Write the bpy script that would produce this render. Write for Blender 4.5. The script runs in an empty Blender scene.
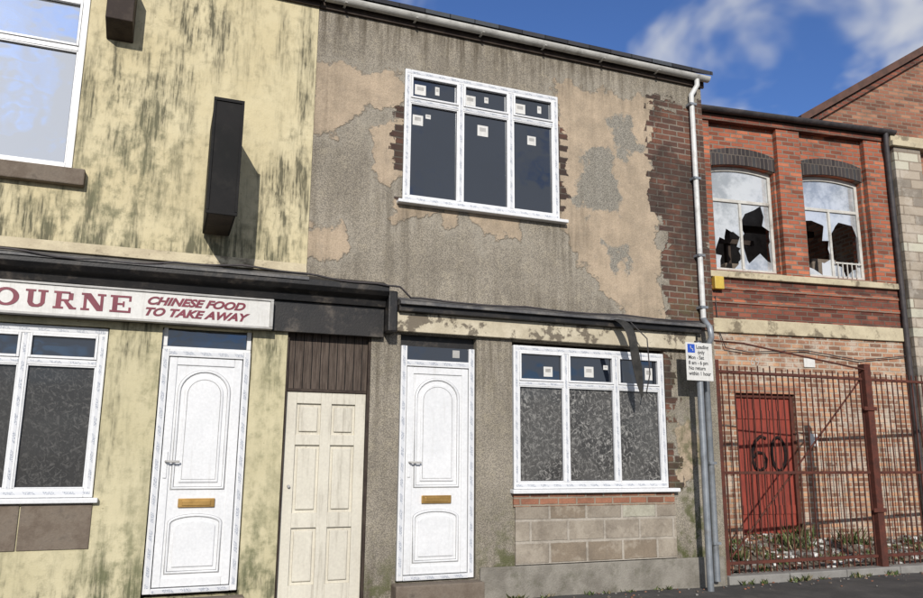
import bpy, bmesh, math, random
import numpy as np
from mathutils import Vector, Matrix
random.seed(7); np.random.seed(7)
scene=bpy.context.scene
COL=scene.collection
# ------------------------------------------------------------------ helpers
def link(o,parent=None):
    COL.objects.link(o)
    if parent is not None: o.parent=parent
    return o
def empty(name,loc=(0,0,0),rotz=0):
    e=bpy.data.objects.new(name,None); e.location=loc; e.rotation_euler=(0,0,rotz); e.empty_display_size=.3
    return link(e)
def mesh_obj(name,verts,faces,mat=None,parent=None,bevel=0,smooth=False,seg=2):
    me=bpy.data.meshes.new(name); me.from_pydata(verts,[],faces); me.update()
    bm=bmesh.new(); bm.from_mesh(me); bmesh.ops.recalc_face_normals(bm,faces=bm.faces); bm.to_mesh(me); bm.free()
    o=bpy.data.objects.new(name,me); link(o,parent)
    for m in (mat if isinstance(mat,(list,tuple)) else [mat]):
        if m: me.materials.append(m)
    if bevel>0:
        b=o.modifiers.new("bevel",'BEVEL'); b.width=bevel; b.segments=seg; b.limit_method='ANGLE'
    if smooth:
        for p in me.polygons: p.use_smooth=True
    return o
BF=[(0,1,2,3),(4,7,6,5),(0,4,5,1),(1,5,6,2),(2,6,7,3),(3,7,4,0)]
def bverts(x0,x1,y0,y1,z0,z1):
    return [(x0,y0,z0),(x1,y0,z0),(x1,y1,z0),(x0,y1,z0),(x0,y0,z1),(x1,y0,z1),(x1,y1,z1),(x0,y1,z1)]
def boxes(name,lst,mat,parent=None,bevel=0):
    V=[];F=[]
    for b in lst:
        n=len(V); V+=bverts(*b); F+=[tuple(i+n for i in f) for f in BF]
    return mesh_obj(name,V,F,mat,parent,bevel)
def box(name,x0,x1,y0,y1,z0,z1,mat,parent=None,bevel=0):
    return boxes(name,[(x0,x1,y0,y1,z0,z1)],mat,parent,bevel)
def prism(name,pts,y0,y1,mat,parent=None,bevel=0):
    n=len(pts); V=[(x,y0,z) for x,z in pts]+[(x,y1,z) for x,z in pts]
    F=[tuple(range(n)),tuple(range(2*n-1,n-1,-1))]+[(i,(i+1)%n,n+(i+1)%n,n+i) for i in range(n)]
    return mesh_obj(name,V,F,mat,parent,bevel)
def prismx(name,pts,x0,x1,mat,parent=None,bevel=0):
    n=len(pts); V=[(x0,y,z) for y,z in pts]+[(x1,y,z) for y,z in pts]
    F=[tuple(range(n)),tuple(range(2*n-1,n-1,-1))]+[(i,(i+1)%n,n+(i+1)%n,n+i) for i in range(n)]
    return mesh_obj(name,V,F,mat,parent,bevel)
def tube(name,paths,r,mat,parent=None,cyclic=False,res=3):
    cu=bpy.data.curves.new(name,'CURVE'); cu.dimensions='3D'; cu.bevel_depth=r; cu.bevel_resolution=res; cu.use_fill_caps=True
    for p in paths:
        s=cu.splines.new('POLY'); s.points.add(len(p)-1)
        for i,q in enumerate(p): s.points[i].co=(*q,1)
        s.use_cyclic_u=cyclic
    cu.materials.append(mat); o=bpy.data.objects.new(name,cu); link(o,parent); return o
def text(name,body,size,loc,mat,parent=None,shear=0,ext=.001,off=0,align='LEFT',sx=1,rot=0):
    cu=bpy.data.curves.new(name,'FONT'); cu.body=body; cu.size=size; cu.shear=shear; cu.extrude=ext; cu.offset=off; cu.align_x=align
    cu.materials.append(mat); o=bpy.data.objects.new(name,cu); o.location=loc; o.rotation_euler=(math.pi/2,rot,0); o.scale=(sx,1,1); link(o,parent); return o
# ------------------------------------------------------------------ materials
def mk(name,rough=.8,spec=.3):
    m=bpy.data.materials.new(name); m.use_nodes=True; nt=m.node_tree; b=nt.nodes["Principled BSDF"]
    b.inputs["Roughness"].default_value=rough; b.inputs["Specular IOR Level"].default_value=spec
    return m,nt,b
def setin(nt,sock,v):
    if isinstance(v,bpy.types.NodeSocket): nt.links.new(v,sock)
    else:
        if isinstance(v,(tuple,list)) and len(v)==3 and sock.type=='RGBA': v=(*v,1)
        sock.default_value=v
def mth(nt,op,a,b=None,c=None,clamp=False):
    n=nt.nodes.new("ShaderNodeMath"); n.operation=op; n.use_clamp=clamp
    setin(nt,n.inputs[0],a)
    if b is not None: setin(nt,n.inputs[1],b)
    if c is not None: setin(nt,n.inputs[2],c)
    return n.outputs[0]
def mix(nt,f,a,b,mode='MIX'):
    n=nt.nodes.new("ShaderNodeMix"); n.data_type='RGBA'; n.blend_type=mode
    setin(nt,n.inputs[0],f); setin(nt,n.inputs[6],a); setin(nt,n.inputs[7],b); return n.outputs[2]
def sstep(nt,v,a,b):
    n=nt.nodes.new("ShaderNodeMapRange"); n.interpolation_type='SMOOTHSTEP'
    setin(nt,n.inputs[0],v); n.inputs[1].default_value=a; n.inputs[2].default_value=b; n.inputs[3].default_value=0; n.inputs[4].default_value=1
    return n.outputs[0]
def coords(nt):
    t=nt.nodes.new("ShaderNodeTexCoord"); s=nt.nodes.new("ShaderNodeSeparateXYZ"); nt.links.new(t.outputs["Object"],s.inputs[0])
    return t.outputs["Object"],s.outputs[0],s.outputs[1],s.outputs[2]
def comb(nt,x,y,z):
    n=nt.nodes.new("ShaderNodeCombineXYZ"); setin(nt,n.inputs[0],x);setin(nt,n.inputs[1],y);setin(nt,n.inputs[2],z); return n.outputs[0]
def noise(nt,vec,scale,detail=4,rough=.55,dist=0):
    n=nt.nodes.new("ShaderNodeTexNoise"); setin(nt,n.inputs["Vector"],vec); n.inputs["Scale"].default_value=scale
    n.inputs["Detail"].default_value=min(detail,4.5); n.inputs["Roughness"].default_value=rough; n.inputs["Distortion"].default_value=dist
    return n.outputs[0]
def voro(nt,vec,scale,out=0,feat='F1'):
    n=nt.nodes.new("ShaderNodeTexVoronoi"); n.feature=feat; setin(nt,n.inputs["Vector"],vec); n.inputs["Scale"].default_value=scale; return n.outputs[out]
def attr(nt,name):
    n=nt.nodes.new("ShaderNodeAttribute"); n.attribute_name=name; return n.outputs["Fac"]
def bump(nt,bsdf,h,strength=.5,dist=.01):
    n=nt.nodes.new("ShaderNodeBump"); n.inputs["Strength"].default_value=strength; n.inputs["Distance"].default_value=dist
    setin(nt,n.inputs["Height"],h); nt.links.new(n.outputs[0],bsdf.inputs["Normal"])
def mottled(name,c1,c2,scale=3,rough=.8,spec=.3,fine=60,bs=.3,bd=.004,dirt=None,dirtamt=.5,metal=0,streak=False,lo=.5,hi=.75,ds=5):
    m,nt,b=mk(name,rough,spec); v,x,y,z=coords(nt)
    col=mix(nt,sstep(nt,noise(nt,v,scale,5,.65),.35,.65),c1,c2)
    f=noise(nt,v,fine,2,.6)
    col=mix(nt,.35,col,mix(nt,f,(.55,.55,.55),(1.35,1.35,1.35)),'MULTIPLY')
    if dirt:
        vec=comb(nt,mth(nt,'MULTIPLY',x,9),mth(nt,'MULTIPLY',y,9),mth(nt,'MULTIPLY',z,.8)) if streak else v
        d=sstep(nt,noise(nt,vec,2 if streak else ds,5,.7),lo,hi)
        col=mix(nt,mth(nt,'MULTIPLY',d,dirtamt),col,dirt)
    nt.links.new(col,b.inputs["Base Color"]); b.inputs["Metallic"].default_value=metal
    if bs>0: bump(nt,b,f,bs,bd)
    return m
def brick_nodes(nt,x,y,z,c1,c2,mortar,bw=.225,bh=.075,ms=.01,offx=0,offz=0,wob=1):
    vec=comb(nt,mth(nt,'ADD',x,y),z,0)
    w=noise(nt,vec,11,2)
    vec=comb(nt,mth(nt,'ADD',mth(nt,'ADD',mth(nt,'ADD',x,y),offx),mth(nt,'MULTIPLY',w,.014*wob)),mth(nt,'ADD',mth(nt,'ADD',z,offz),mth(nt,'MULTIPLY',w,.012*wob)),0)
    n=nt.nodes.new("ShaderNodeTexBrick"); setin(nt,n.inputs["Vector"],vec)
    for k,v in (("Color1",(*c1,1)),("Color2",(*c2,1)),("Mortar",(*mortar,1)),("Scale",1),("Mortar Size",ms),("Mortar Smooth",.2),("Bias",0),("Brick Width",bw),("Row Height",bh)):
        n.inputs[k].default_value=v
    n2=nt.nodes.new("ShaderNodeTexBrick"); n2.offset=.5; setin(nt,n2.inputs["Vector"],vec)
    for k,v in (("Color1",(0,0,0,1)),("Color2",(1,1,1,1)),("Mortar",(.5,.5,.5,1)),("Scale",1),("Mortar Size",0),("Bias",0),("Brick Width",bw),("Row Height",bh)):
        n2.inputs[k].default_value=v
    return n.outputs[0],n.outputs[1],n2.outputs[0],vec
def brickmat(name,c1,c2,mortar,bw=.225,bh=.075,ms=.01,soot=.4,sootcol=(.03,.025,.022),sootscale=1.2,bs=.8,eff=0,effcol=(.55,.5,.43),offx=0,offz=0,wob=1,third=None):
    m,nt,b=mk(name,.85,.25); v,x,y,z=coords(nt)
    col,fac,rnd,vec=brick_nodes(nt,x,y,z,c1,c2,mortar,bw,bh,ms,offx,offz,wob)
    isb=mth(nt,'SUBTRACT',1,fac)
    hi=mth(nt,'MULTIPLY',mth(nt,'GREATER_THAN',rnd,.72),isb); col=mix(nt,mth(nt,'MULTIPLY',hi,.6),col,third or (c1[0]*.4,c1[1]*.42,c1[2]*.45))
    lo=mth(nt,'MULTIPLY',mth(nt,'LESS_THAN',rnd,.2),isb); col=mix(nt,mth(nt,'MULTIPLY',lo,.5),col,(min(.6,c1[0]*1.35),c1[1]*1.6,c1[2]*1.6))
    g=noise(nt,v,60,2,.6); col=mix(nt,.5,col,mix(nt,g,(.5,.5,.5),(1.4,1.4,1.4)),'MULTIPLY')
    s=sstep(nt,noise(nt,v,sootscale,5,.65),.42,.68)
    col=mix(nt,mth(nt,'MULTIPLY',s,soot),col,sootcol)
    if eff>0:
        e=sstep(nt,noise(nt,comb(nt,mth(nt,'ADD',x,31),y,z),2.6,5,.75),.5,.62); col=mix(nt,mth(nt,'MULTIPLY',e,eff),col,effcol)
    nt.links.new(col,b.inputs["Base Color"])
    bump(nt,b,mth(nt,'ADD',mth(nt,'MULTIPLY',fac,-1.0),mth(nt,'MULTIPLY',g,.35)),bs,.012)
    return m
def render_wall_mat():
    m,nt,b=mk("old_grey_render",.92,.15); v,x,y,z=coords(nt)
    mid=noise(nt,v,6,5,.7); big=noise(nt,v,1.1,5,.65)
    grey=mix(nt,sstep(nt,big,.35,.65),(.245,.218,.178),(.325,.29,.238))
    grey=mix(nt,mth(nt,'MULTIPLY',sstep(nt,mid,.48,.7),.55),grey,(.37,.325,.25))
    speck=voro(nt,v,95); spk=sstep(nt,speck,.1,.75)
    grey=mix(nt,.65,grey,mix(nt,spk,(1.5,1.48,1.42),(.48,.48,.48)),'MULTIPLY')
    tan=mix(nt,sstep(nt,noise(nt,v,2.2,5,.7),.35,.65),(.47,.37,.265),(.34,.27,.195))
    tan=mix(nt,mth(nt,'MULTIPLY',sstep(nt,mid,.5,.72),.4),tan,(.25,.21,.165))
    tan=mix(nt,.3,tan,mix(nt,spk,(1.3,1.3,1.3),(.65,.65,.65)),'MULTIPLY')
    warp=mth(nt,'ADD',mth(nt,'MULTIPLY',mth(nt,'SUBTRACT',noise(nt,v,2.6,5,.62),.5),.8),mth(nt,'MULTIPLY',mth(nt,'SUBTRACT',mid,.5),.18))
    tf=mth(nt,'ADD',attr(nt,"tan"),warp); tm=sstep(nt,tf,-.025,.025)
    gf=mth(nt,'ADD',attr(nt,"dark"),warp); gm=sstep(nt,gf,-.03,.03)
    col=mix(nt,mth(nt,'MULTIPLY',tm,.92),grey,tan)
    halo=mth(nt,'MULTIPLY',sstep(nt,tf,-.16,-.01),mth(nt,'SUBTRACT',1,tm)); col=mix(nt,mth(nt,'MULTIPLY',halo,.3),col,(.37,.34,.285))
    edge=mth(nt,'MULTIPLY',sstep(nt,tf,-.03,0),mth(nt,'SUBTRACT',1,sstep(nt,tf,0,.02)))
    col=mix(nt,mth(nt,'MULTIPLY',edge,.35),col,(.09,.08,.065))
    drk=mix(nt,.7,(.26,.24,.205),mix(nt,spk,(1.5,1.5,1.45),(.5,.5,.5)),'MULTIPLY')
    col=mix(nt,gm,col,drk)
    bc,bfac,rnd,vec=brick_nodes(nt,x,y,z,(.20,.085,.055),(.085,.05,.042),(.22,.185,.15))
    bc=mix(nt,.6,bc,mix(nt,mid,(.5,.5,.5),(1.5,1.5,1.5)),'MULTIPLY')
    bc=mix(nt,mth(nt,'MULTIPLY',sstep(nt,big,.40,.55),.7),bc,(.035,.03,.027))
    bf=mth(nt,'ADD',attr(nt,"brick"),mth(nt,'ADD',mth(nt,'MULTIPLY',warp,.6),mth(nt,'MULTIPLY',mth(nt,'SUBTRACT',rnd,.5),.16))); bmk=sstep(nt,bf,-.008,.008)
    col=mix(nt,bmk,col,bc)
    st=noise(nt,comb(nt,mth(nt,'MULTIPLY',x,7),y,mth(nt,'MULTIPLY',z,.55)),1.6,5,.7)
    gr=mth(nt,'MULTIPLY',sstep(nt,st,.38,.68),attr(nt,"grime"))
    col=mix(nt,gr,col,(.085,.07,.05))
    gn=mth(nt,'MULTIPLY',attr(nt,"moss"),sstep(nt,mid,.42,.62)); col=mix(nt,gn,col,(.085,.09,.04))
    nt.links.new(col,b.inputs["Base Color"])
    h=mth(nt,'MULTIPLY',speck,-.35)
    h=mth(nt,'MULTIPLY',h,mth(nt,'SUBTRACT',1,mth(nt,'MULTIPLY',tm,.6)))
    h=mth(nt,'ADD',h,mth(nt,'MULTIPLY',tm,.7)); h=mth(nt,'SUBTRACT',h,mth(nt,'MULTIPLY',bmk,mth(nt,'ADD',1.2,mth(nt,'MULTIPLY',bfac,1.2))))
    h=mth(nt,'ADD',h,mth(nt,'MULTIPLY',mid,1.6))
    bump(nt,b,h,.8,.012)
    return m
def yellow_mat(name,base1,base2,dirt,moss):
    m,nt,b=mk(name,.9,.2); v,x,y,z=coords(nt)
    big=noise(nt,v,1.1,5,.65); mid=noise(nt,v,8,5,.7)
    col=mix(nt,sstep(nt,big,.3,.7),base1,base2)
    col=mix(nt,mth(nt,'MULTIPLY',sstep(nt,mid,.5,.72),.4),col,tuple(k*.62 for k in base1))
    st=noise(nt,comb(nt,mth(nt,'MULTIPLY',x,3.2),y,mth(nt,'MULTIPLY',z,.9)),1.5,5,.72)
    st2=noise(nt,comb(nt,mth(nt,'MULTIPLY',x,24),y,mth(nt,'MULTIPLY',z,1.3)),1.5,4,.7)
    s=mth(nt,'ADD',mth(nt,'MULTIPLY',sstep(nt,st,.42,.66),mth(nt,'ADD',.35,mth(nt,'MULTIPLY',sstep(nt,st2,.4,.62),.9))),mth(nt,'MULTIPLY',sstep(nt,mid,.45,.75),.25))
    gr=mth(nt,'MULTIPLY',mth(nt,'MULTIPLY',s,attr(nt,"grime")),1.0,clamp=True)
    col=mix(nt,mth(nt,'MINIMUM',gr,.88),col,dirt)
    gn=mth(nt,'MULTIPLY',attr(nt,"moss"),sstep(nt,mth(nt,'ADD',mth(nt,'MULTIPLY',st,.5),mth(nt,'MULTIPLY',mid,.5)),.42,.62),clamp=True); col=mix(nt,mth(nt,'MULTIPLY',gn,.75),col,moss)
    spots=mth(nt,'SUBTRACT',1,sstep(nt,voro(nt,v,11),.03,.10)); col=mix(nt,mth(nt,'MULTIPLY',spots,mth(nt,'MULTIPLY',sstep(nt,big,.4,.6),.5)),col,(.12,.1,.06))
    nt.links.new(col,b.inputs["Base Color"])
    bump(nt,b,mth(nt,'ADD',mth(nt,'MULTIPLY',noise(nt,v,70,2,.65),.5),mth(nt,'MULTIPLY',mid,1.4)),.6,.008)
    return m
def glass_mat(name,c=(.005,.007,.012),rough=.05,spec=.3,refl=.09,rcol=(.9,.95,1)):
    m,nt,b=mk(name,rough,spec); v,x,y,z=coords(nt)
    nt.links.new(mix(nt,noise(nt,v,2,4),c,tuple(k*1.9 for k in c)),b.inputs["Base Color"])
    g=nt.nodes.new("ShaderNodeBsdfGlossy"); g.inputs["Color"].default_value=(*rcol,1); g.inputs["Roughness"].default_value=.02
    bn=nt.nodes.new("ShaderNodeBump"); bn.inputs["Strength"].default_value=.15; bn.inputs["Distance"].default_value=.03
    nt.links.new(noise(nt,v,2.5,2),bn.inputs["Height"]); nt.links.new(bn.outputs[0],g.inputs["Normal"])
    ms=nt.nodes.new("ShaderNodeMixShader"); ms.inputs[0].default_value=refl
    nt.links.new(b.outputs[0],ms.inputs[1]); nt.links.new(g.outputs[0],ms.inputs[2])
    nt.links.new(ms.outputs[0],nt.nodes["Material Output"].inputs[0])
    return m
def board_mat(name,dk,lt):
    m,nt,b=mk(name,.75,.25); v,x,y,z=coords(nt)
    def flakes(ang,off,sc):
        c,s=math.cos(ang),math.sin(ang)
        u=mth(nt,'ADD',mth(nt,'MULTIPLY',x,c),mth(nt,'MULTIPLY',z,s)); w=mth(nt,'SUBTRACT',mth(nt,'MULTIPLY',z,c),mth(nt,'MULTIPLY',x,s))
        return noise(nt,comb(nt,mth(nt,'MULTIPLY',u,1),off,mth(nt,'MULTIPLY',w,2.6)),sc,2.5,.6,.9)
    a=flakes(.5,1,13); c_=flakes(-.7,5,16); d=flakes(1.7,9,14)
    t=mth(nt,'MAXIMUM',mth(nt,'MAXIMUM',a,c_),d)
    col=mix(nt,sstep(nt,t,.52,.74),dk,lt)
    col=mix(nt,mth(nt,'MULTIPLY',sstep(nt,noise(nt,v,2.2,4),.35,.65),.5),col,tuple((p+q)*.28 for p,q in zip(dk,lt)))
    nt.links.new(col,b.inputs["Base Color"]); b.inputs["Coat Weight"].default_value=.5; b.inputs["Coat Roughness"].default_value=.05
    bump(nt,b,t,.3,.004)
    return m
def tape_mat():
    m,nt,b=mk("protective_film_tape",.35,.5); v,x,y,z=coords(nt)
    s=mth(nt,'ADD',mth(nt,'ADD',x,y),z)
    w=mth(nt,'FRACT',mth(nt,'MULTIPLY',s,6.5))
    ink=mth(nt,'MULTIPLY',mth(nt,'LESS_THAN',w,.55),mth(nt,'GREATER_THAN',noise(nt,v,110,1,.8),.50))
    nt.links.new(mix(nt,mth(nt,'MULTIPLY',ink,.65),(.58,.59,.61),(.16,.19,.25)),b.inputs["Base Color"])
    return m
def wood_boards(name,c1,c2,pitch=.1,rough=.8):
    m,nt,b=mk(name,rough,.25); v,x,y,z=coords(nt)
    u=mth(nt,'MULTIPLY',x,1/pitch); fr=mth(nt,'FRACT',u); fl=mth(nt,'FLOOR',u)
    g=noise(nt,comb(nt,mth(nt,'ADD',mth(nt,'MULTIPLY',x,22),mth(nt,'MULTIPLY',fl,7)),y,mth(nt,'MULTIPLY',z,1.6)),2.5,5,.7)
    col=mix(nt,sstep(nt,g,.3,.7),c1,c2)
    pr=noise(nt,comb(nt,mth(nt,'MULTIPLY',fl,5.3),0,0),1,1); col=mix(nt,.5,col,mix(nt,pr,(.4,.4,.4),(1.6,1.6,1.6)),'MULTIPLY')
    gap=mth(nt,'MAXIMUM',mth(nt,'LESS_THAN',fr,.06),mth(nt,'GREATER_THAN',fr,.96))
    col=mix(nt,gap,col,(.008,.007,.006)); nt.links.new(col,b.inputs["Base Color"])
    bump(nt,b,mth(nt,'SUBTRACT',g,mth(nt,'MULTIPLY',gap,2)),.6,.006)
    return m
M={}
M['render']=render_wall_mat()
M['yellow']=yellow_mat("cream_masonry_paint",(.54,.465,.285),(.60,.53,.345),(.065,.062,.042),(.16,.16,.095))
M['yellow2']=yellow_mat("pale_cream_paint",(.48,.43,.27),(.55,.495,.325),(.075,.072,.048),(.12,.13,.065))
M['upvc']=mottled("white_upvc",(.66,.665,.67),(.71,.712,.715),2,.35,.5,40,.05,.001,(.40,.38,.34),.35,streak=True,lo=.55,hi=.8)
M['tape']=tape_mat()
M['glass']=glass_mat("dark_window_glass")
M['glass_bright']=glass_mat("reflective_window_glass",(.05,.055,.06),.05,.5,.88,(1,1,1))
M['board']=board_mat("grey_chipboard",(.032,.031,.03),(.31,.30,.28))
M['boarddark']=board_mat("dark_chipboard",(.028,.028,.028),(.10,.097,.092))
M['black']=mottled("black_gloss_paint_worn",(.009,.009,.010),(.02,.018,.017),3,.5,.35,50,.35,.004,(.12,.10,.08),.6)
M['signblack']=mottled("black_sign_box_paint",(.006,.006,.006),(.011,.010,.010),3,.7,.2,50,.2,.003,(.03,.027,.023),.4)
M['lead']=mottled("lead_flashing",(.06,.06,.065),(.12,.115,.11),5,.6,.4,40,.4,.005,(.22,.2,.17),.5)
M['darklead']=mottled("blackened_lead",(.015,.015,.014),(.04,.037,.033),9,.7,.3,40,.4,.005)
M['cream']=mottled("peeling_cream_paint",(.55,.49,.37),(.44,.385,.28),3,.75,.25,50,.5,.006,(.10,.08,.06),.85,lo=.53,hi=.60,ds=4)
M['signwhite']=mottled("signboard_white",(.64,.63,.60),(.58,.57,.54),2,.45,.4,30,.05,.001,(.30,.28,.24),.4,streak=True)
M['maroon']=mottled("maroon_lettering",(.14,.012,.03),(.19,.025,.045),6,.5,.4,40,0)
M['alu']=mottled("sign_frame_aluminium",(.33,.32,.30),(.42,.41,.39),6,.45,.5,40,.1,.002,(.12,.1,.08),.5)
M['shade_line']=mottled("moulding_shade_grey",(.26,.26,.26),(.36,.36,.355),8,.8,.2,40,0)  # grey for door outlines that stand in for the mouldings' relief shading
M['brass']=mottled("brass_letterplate",(.42,.25,.08),(.54,.33,.11),8,.35,.5,60,.1,.001,metal=.7)
M['beige']=mottled("offwhite_door_paint",(.62,.585,.49),(.56,.525,.44),2,.55,.35,40,.15,.002,(.24,.21,.16),.5,streak=True)
M['brownboards']=wood_boards("dark_brown_boards",(.045,.033,.026),(.115,.088,.07),.085)
M['reddoor']=wood_boards("weathered_red_boards",(.30,.055,.035),(.17,.038,.03),.14)
M['darkwood']=mottled("dark_brown_timber",(.03,.02,.016),(.055,.04,.03),5,.7,.25,40,.3,.003)
M['stone']=mottled("brown_stone",(.14,.11,.085),(.20,.165,.13),5,.88,.2,50,.6,.008,(.05,.04,.035),.6)
M['palestone']=mottled("pale_painted_stone",(.52,.455,.315),(.42,.36,.25),4,.85,.2,50,.5,.006,(.12,.095,.065),.8,lo=.52,hi=.64,ds=3)
M['concrete']=mottled("concrete_base",(.26,.24,.205),(.17,.155,.13),3,.92,.2,60,.7,.01,(.07,.07,.04),.6)
M['brick_red']=brickmat("red_facing_brick",(.42,.125,.065),(.30,.085,.048),(.23,.18,.14),ms=.012,soot=.45,sootcol=(.07,.045,.035),sootscale=1.6)
M['brick_band']=brickmat("dark_red_brick",(.24,.075,.047),(.15,.05,.036),(.14,.105,.08),soot=.55,sootscale=2)
M['brick_low']=brickmat("orange_brown_brick",(.44,.225,.13),(.28,.135,.085),(.42,.35,.27),ms=.014,soot=.45,sootcol=(.10,.065,.05),sootscale=2.2,eff=.6,effcol=(.50,.44,.36))
M['brick_blue']=brickmat("blue_brick_arch",(.045,.04,.042),(.07,.058,.056),(.12,.10,.085),bw=.075,bh=.24,soot=.3)
M['brick_buff']=brickmat("buff_stone_blocks",(.42,.36,.285),(.35,.29,.225),(.25,.2,.15),bw=.42,bh=.16,soot=.4,eff=.3)
M['brick_gable']=brickmat("gable_brick",(.32,.14,.085),(.24,.10,.065),(.24,.19,.14),soot=.35)
M['blocks']=brickmat("breeze_blocks",(.33,.285,.225),(.24,.205,.165),(.38,.34,.285),bw=.45,bh=.222,ms=.016,soot=.5,sootcol=(.13,.105,.08),sootscale=4,offx=.1,offz=.46,third=(.20,.15,.10),eff=.4,effcol=(.42,.37,.3))
M['brick_strip']=brickmat("orange_brick_course",(.36,.165,.10),(.25,.11,.07),(.3,.25,.19),soot=.3,sootscale=4)
M['slate']=brickmat("slate_roof",(.055,.055,.062),(.04,.04,.045),(.015,.015,.016),bw=.3,bh=.2,ms=.006,soot=.2)
M['gutter']=mottled("grey_white_gutter",(.55,.54,.50),(.42,.41,.38),3,.5,.4,30,.1,.002,(.10,.09,.07),.7)
M['pipewhite']=mottled("white_rainwater_pipe",(.66,.66,.64),(.56,.56,.54),3,.45,.4,30,.05,.001,(.22,.2,.17),.5)
M['pipegrey']=mottled("galvanised_post",(.27,.29,.31),(.20,.22,.24),6,.45,.5,60,.1,.001,(.13,.11,.09),.5,metal=.3)
M['darkpipe']=mottled("dark_iron_pipe",(.03,.028,.03),(.06,.05,.05),6,.6,.4,60,.2,.002)
M['rust']=mottled("rusty_red_oxide_paint",(.115,.036,.024),(.07,.027,.02),9,.8,.25,60,.4,.003,(.035,.022,.016),.6)
M['interior']=mottled("dirty_plaster_interior",(.45,.43,.385),(.28,.26,.225),2,.9,.2,30,.2,.004,(.10,.09,.075),.7)
def old_glass():
    m,nt,b=mk("dirty_old_glass",.1,.5); v,x,y,z=coords(nt)
    n=noise(nt,v,2.2,5,.7)
    col=mix(nt,sstep(nt,n,.38,.62),(.52,.54,.55),(.26,.28,.29)); nt.links.new(col,b.inputs["Base Color"])
    g=nt.nodes.new("ShaderNodeBsdfGlossy"); g.inputs["Roughness"].default_value=.05; g.inputs["Color"].default_value=(.95,.97,1,1)
    ms=nt.nodes.new("ShaderNodeMixShader"); ms.inputs[0].default_value=.2
    nt.links.new(b.outputs[0],ms.inputs[1]); nt.links.new(g.outputs[0],ms.inputs[2]); nt.links.new(ms.outputs[0],nt.nodes["Material Output"].inputs[0]); return m
M['oldglass']=old_glass()
M['oldframe']=mottled("flaking_white_window_paint",(.56,.55,.51),(.46,.44,.40),6,.7,.3,60,.3,.003,(.13,.11,.09),.7)
M['asphalt']=mottled("asphalt_pavement",(.055,.053,.05),(.085,.08,.075),1.5,.9,.3,120,.8,.008,(.13,.12,.10),.5)
M['road']=mottled("road_asphalt",(.045,.045,.046),(.06,.058,.056),1.2,.88,.3,120,.8,.008)
M['kerb']=mottled("concrete_kerb",(.26,.25,.23),(.2,.19,.175),3,.9,.2,70,.4,.004)
M['soil']=mottled("rubble_soil",(.12,.10,.075),(.2,.175,.14),6,.95,.1,90,.9,.02,(.06,.065,.035),.6)
M['blue']=mottled("sign_blue",(.02,.07,.38),(.02,.08,.42),4,.4,.5,30,0)
M['ink']=mottled("dark_print",(.02,.02,.025),(.03,.03,.035),4,.5,.4,30,0)
M['sprayblack']=mottled("black_spray_paint",(.012,.011,.012),(.03,.018,.016),14,.85,.1,30,0)
M['chalk']=mottled("faint_white_paint",(.45,.42,.38),(.36,.32,.28),14,.8,.2,30,0)
M['alarm']=mottled("yellow_alarm_box",(.56,.40,.07),(.48,.34,.06),4,.45,.4,30,.05,.001)
M['terracotta']=mottled("terracotta_verge",(.12,.065,.05),(.08,.048,.038),5,.8,.2,40,.3,.004)
def weed_mat(name,a,bb):
    m,nt,b=mk(name,.6,.3); v,x,y,z=coords(nt); nt.links.new(mix(nt,noise(nt,v,8,3),a,bb),b.inputs["Base Color"]); return m
M['weed']=weed_mat("weed_leaves",(.05,.08,.025),(.12,.15,.05)); M['deadweed']=weed_mat("dry_grass",(.22,.18,.10),(.30,.25,.15))
# ------------------------------------------------------------------ fields
def sdf_poly(X,Z,poly):
    d=np.full(X.shape,1e9); ins=np.zeros(X.shape,bool); n=len(poly)
    for i in range(n):
        ax,az=poly[i]; bx,bz=poly[(i+1)%n]; ex,ez=bx-ax,bz-az
        t=np.clip(((X-ax)*ex+(Z-az)*ez)/(ex*ex+ez*ez),0,1)
        d=np.minimum(d,np.hypot(X-ax-t*ex,Z-az-t*ez))
        c=((az>Z)!=(bz>Z))&(X<(bx-ax)*(Z-az)/(bz-az+1e-12)+ax); ins^=c
    return np.where(ins,d,-d)
def union(X,Z,polys):
    r=np.full(X.shape,-1.0)
    for p in polys: r=np.maximum(r,sdf_poly(X,Z,p))
    return np.clip(r,-1,1)
def blobs(X,Z,lst,base=0):
    r=np.full(X.shape,float(base))
    for cx,cz,rx,rz,a in lst: r+=a*np.exp(-((X-cx)/rx)**2-((Z-cz)/rz)**2)
    return np.clip(r,0,1.2)
def wall(name,x0,x1,z0,z1,holes,y,th,mat,parent,fields=None,step=.06):
    xs=set([x0,x1]);zs=set([z0,z1])
    for h in holes: xs|={h[0],h[1]}; zs|={h[2],h[3]}
    def fill(s,a,b):
        s=sorted(k for k in s if a-1e-6<=k<=b+1e-6); o=[]
        for p,q in zip(s[:-1],s[1:]):
            n=max(1,int(round((q-p)/step))); o+= [p+(q-p)*i/n for i in range(n)]
        return o+[s[-1]]
    X=fill(xs,x0,x1);Z=fill(zs,z0,z1); nx=len(X)
    V=[(a,y,b) for b in Z for a in X]; F=[]
    for j in range(len(Z)-1):
        for i in range(nx-1):
            cx=(X[i]+X[i+1])/2;cz=(Z[j]+Z[j+1])/2
            if any(h[0]<cx<h[1] and h[2]<cz<h[3] for h in holes): continue
            F.append((j*nx+i,j*nx+i+1,(j+1)*nx+i+1,(j+1)*nx+i))
    me=bpy.data.meshes.new(name); me.from_pydata(V,[],F); me.update()
    if fields:
        A=np.array(V)
        for k,fn in fields.items():
            at=me.attributes.new(k,'FLOAT','POINT'); at.data.foreach_set('value',fn(A[:,0],A[:,2]).astype(np.float32))
    o=bpy.data.objects.new(name,me); link(o,parent); me.materials.append(mat)
    s=o.modifiers.new("thick",'SOLIDIFY'); s.thickness=th; s.offset=-1
    return o
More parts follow.
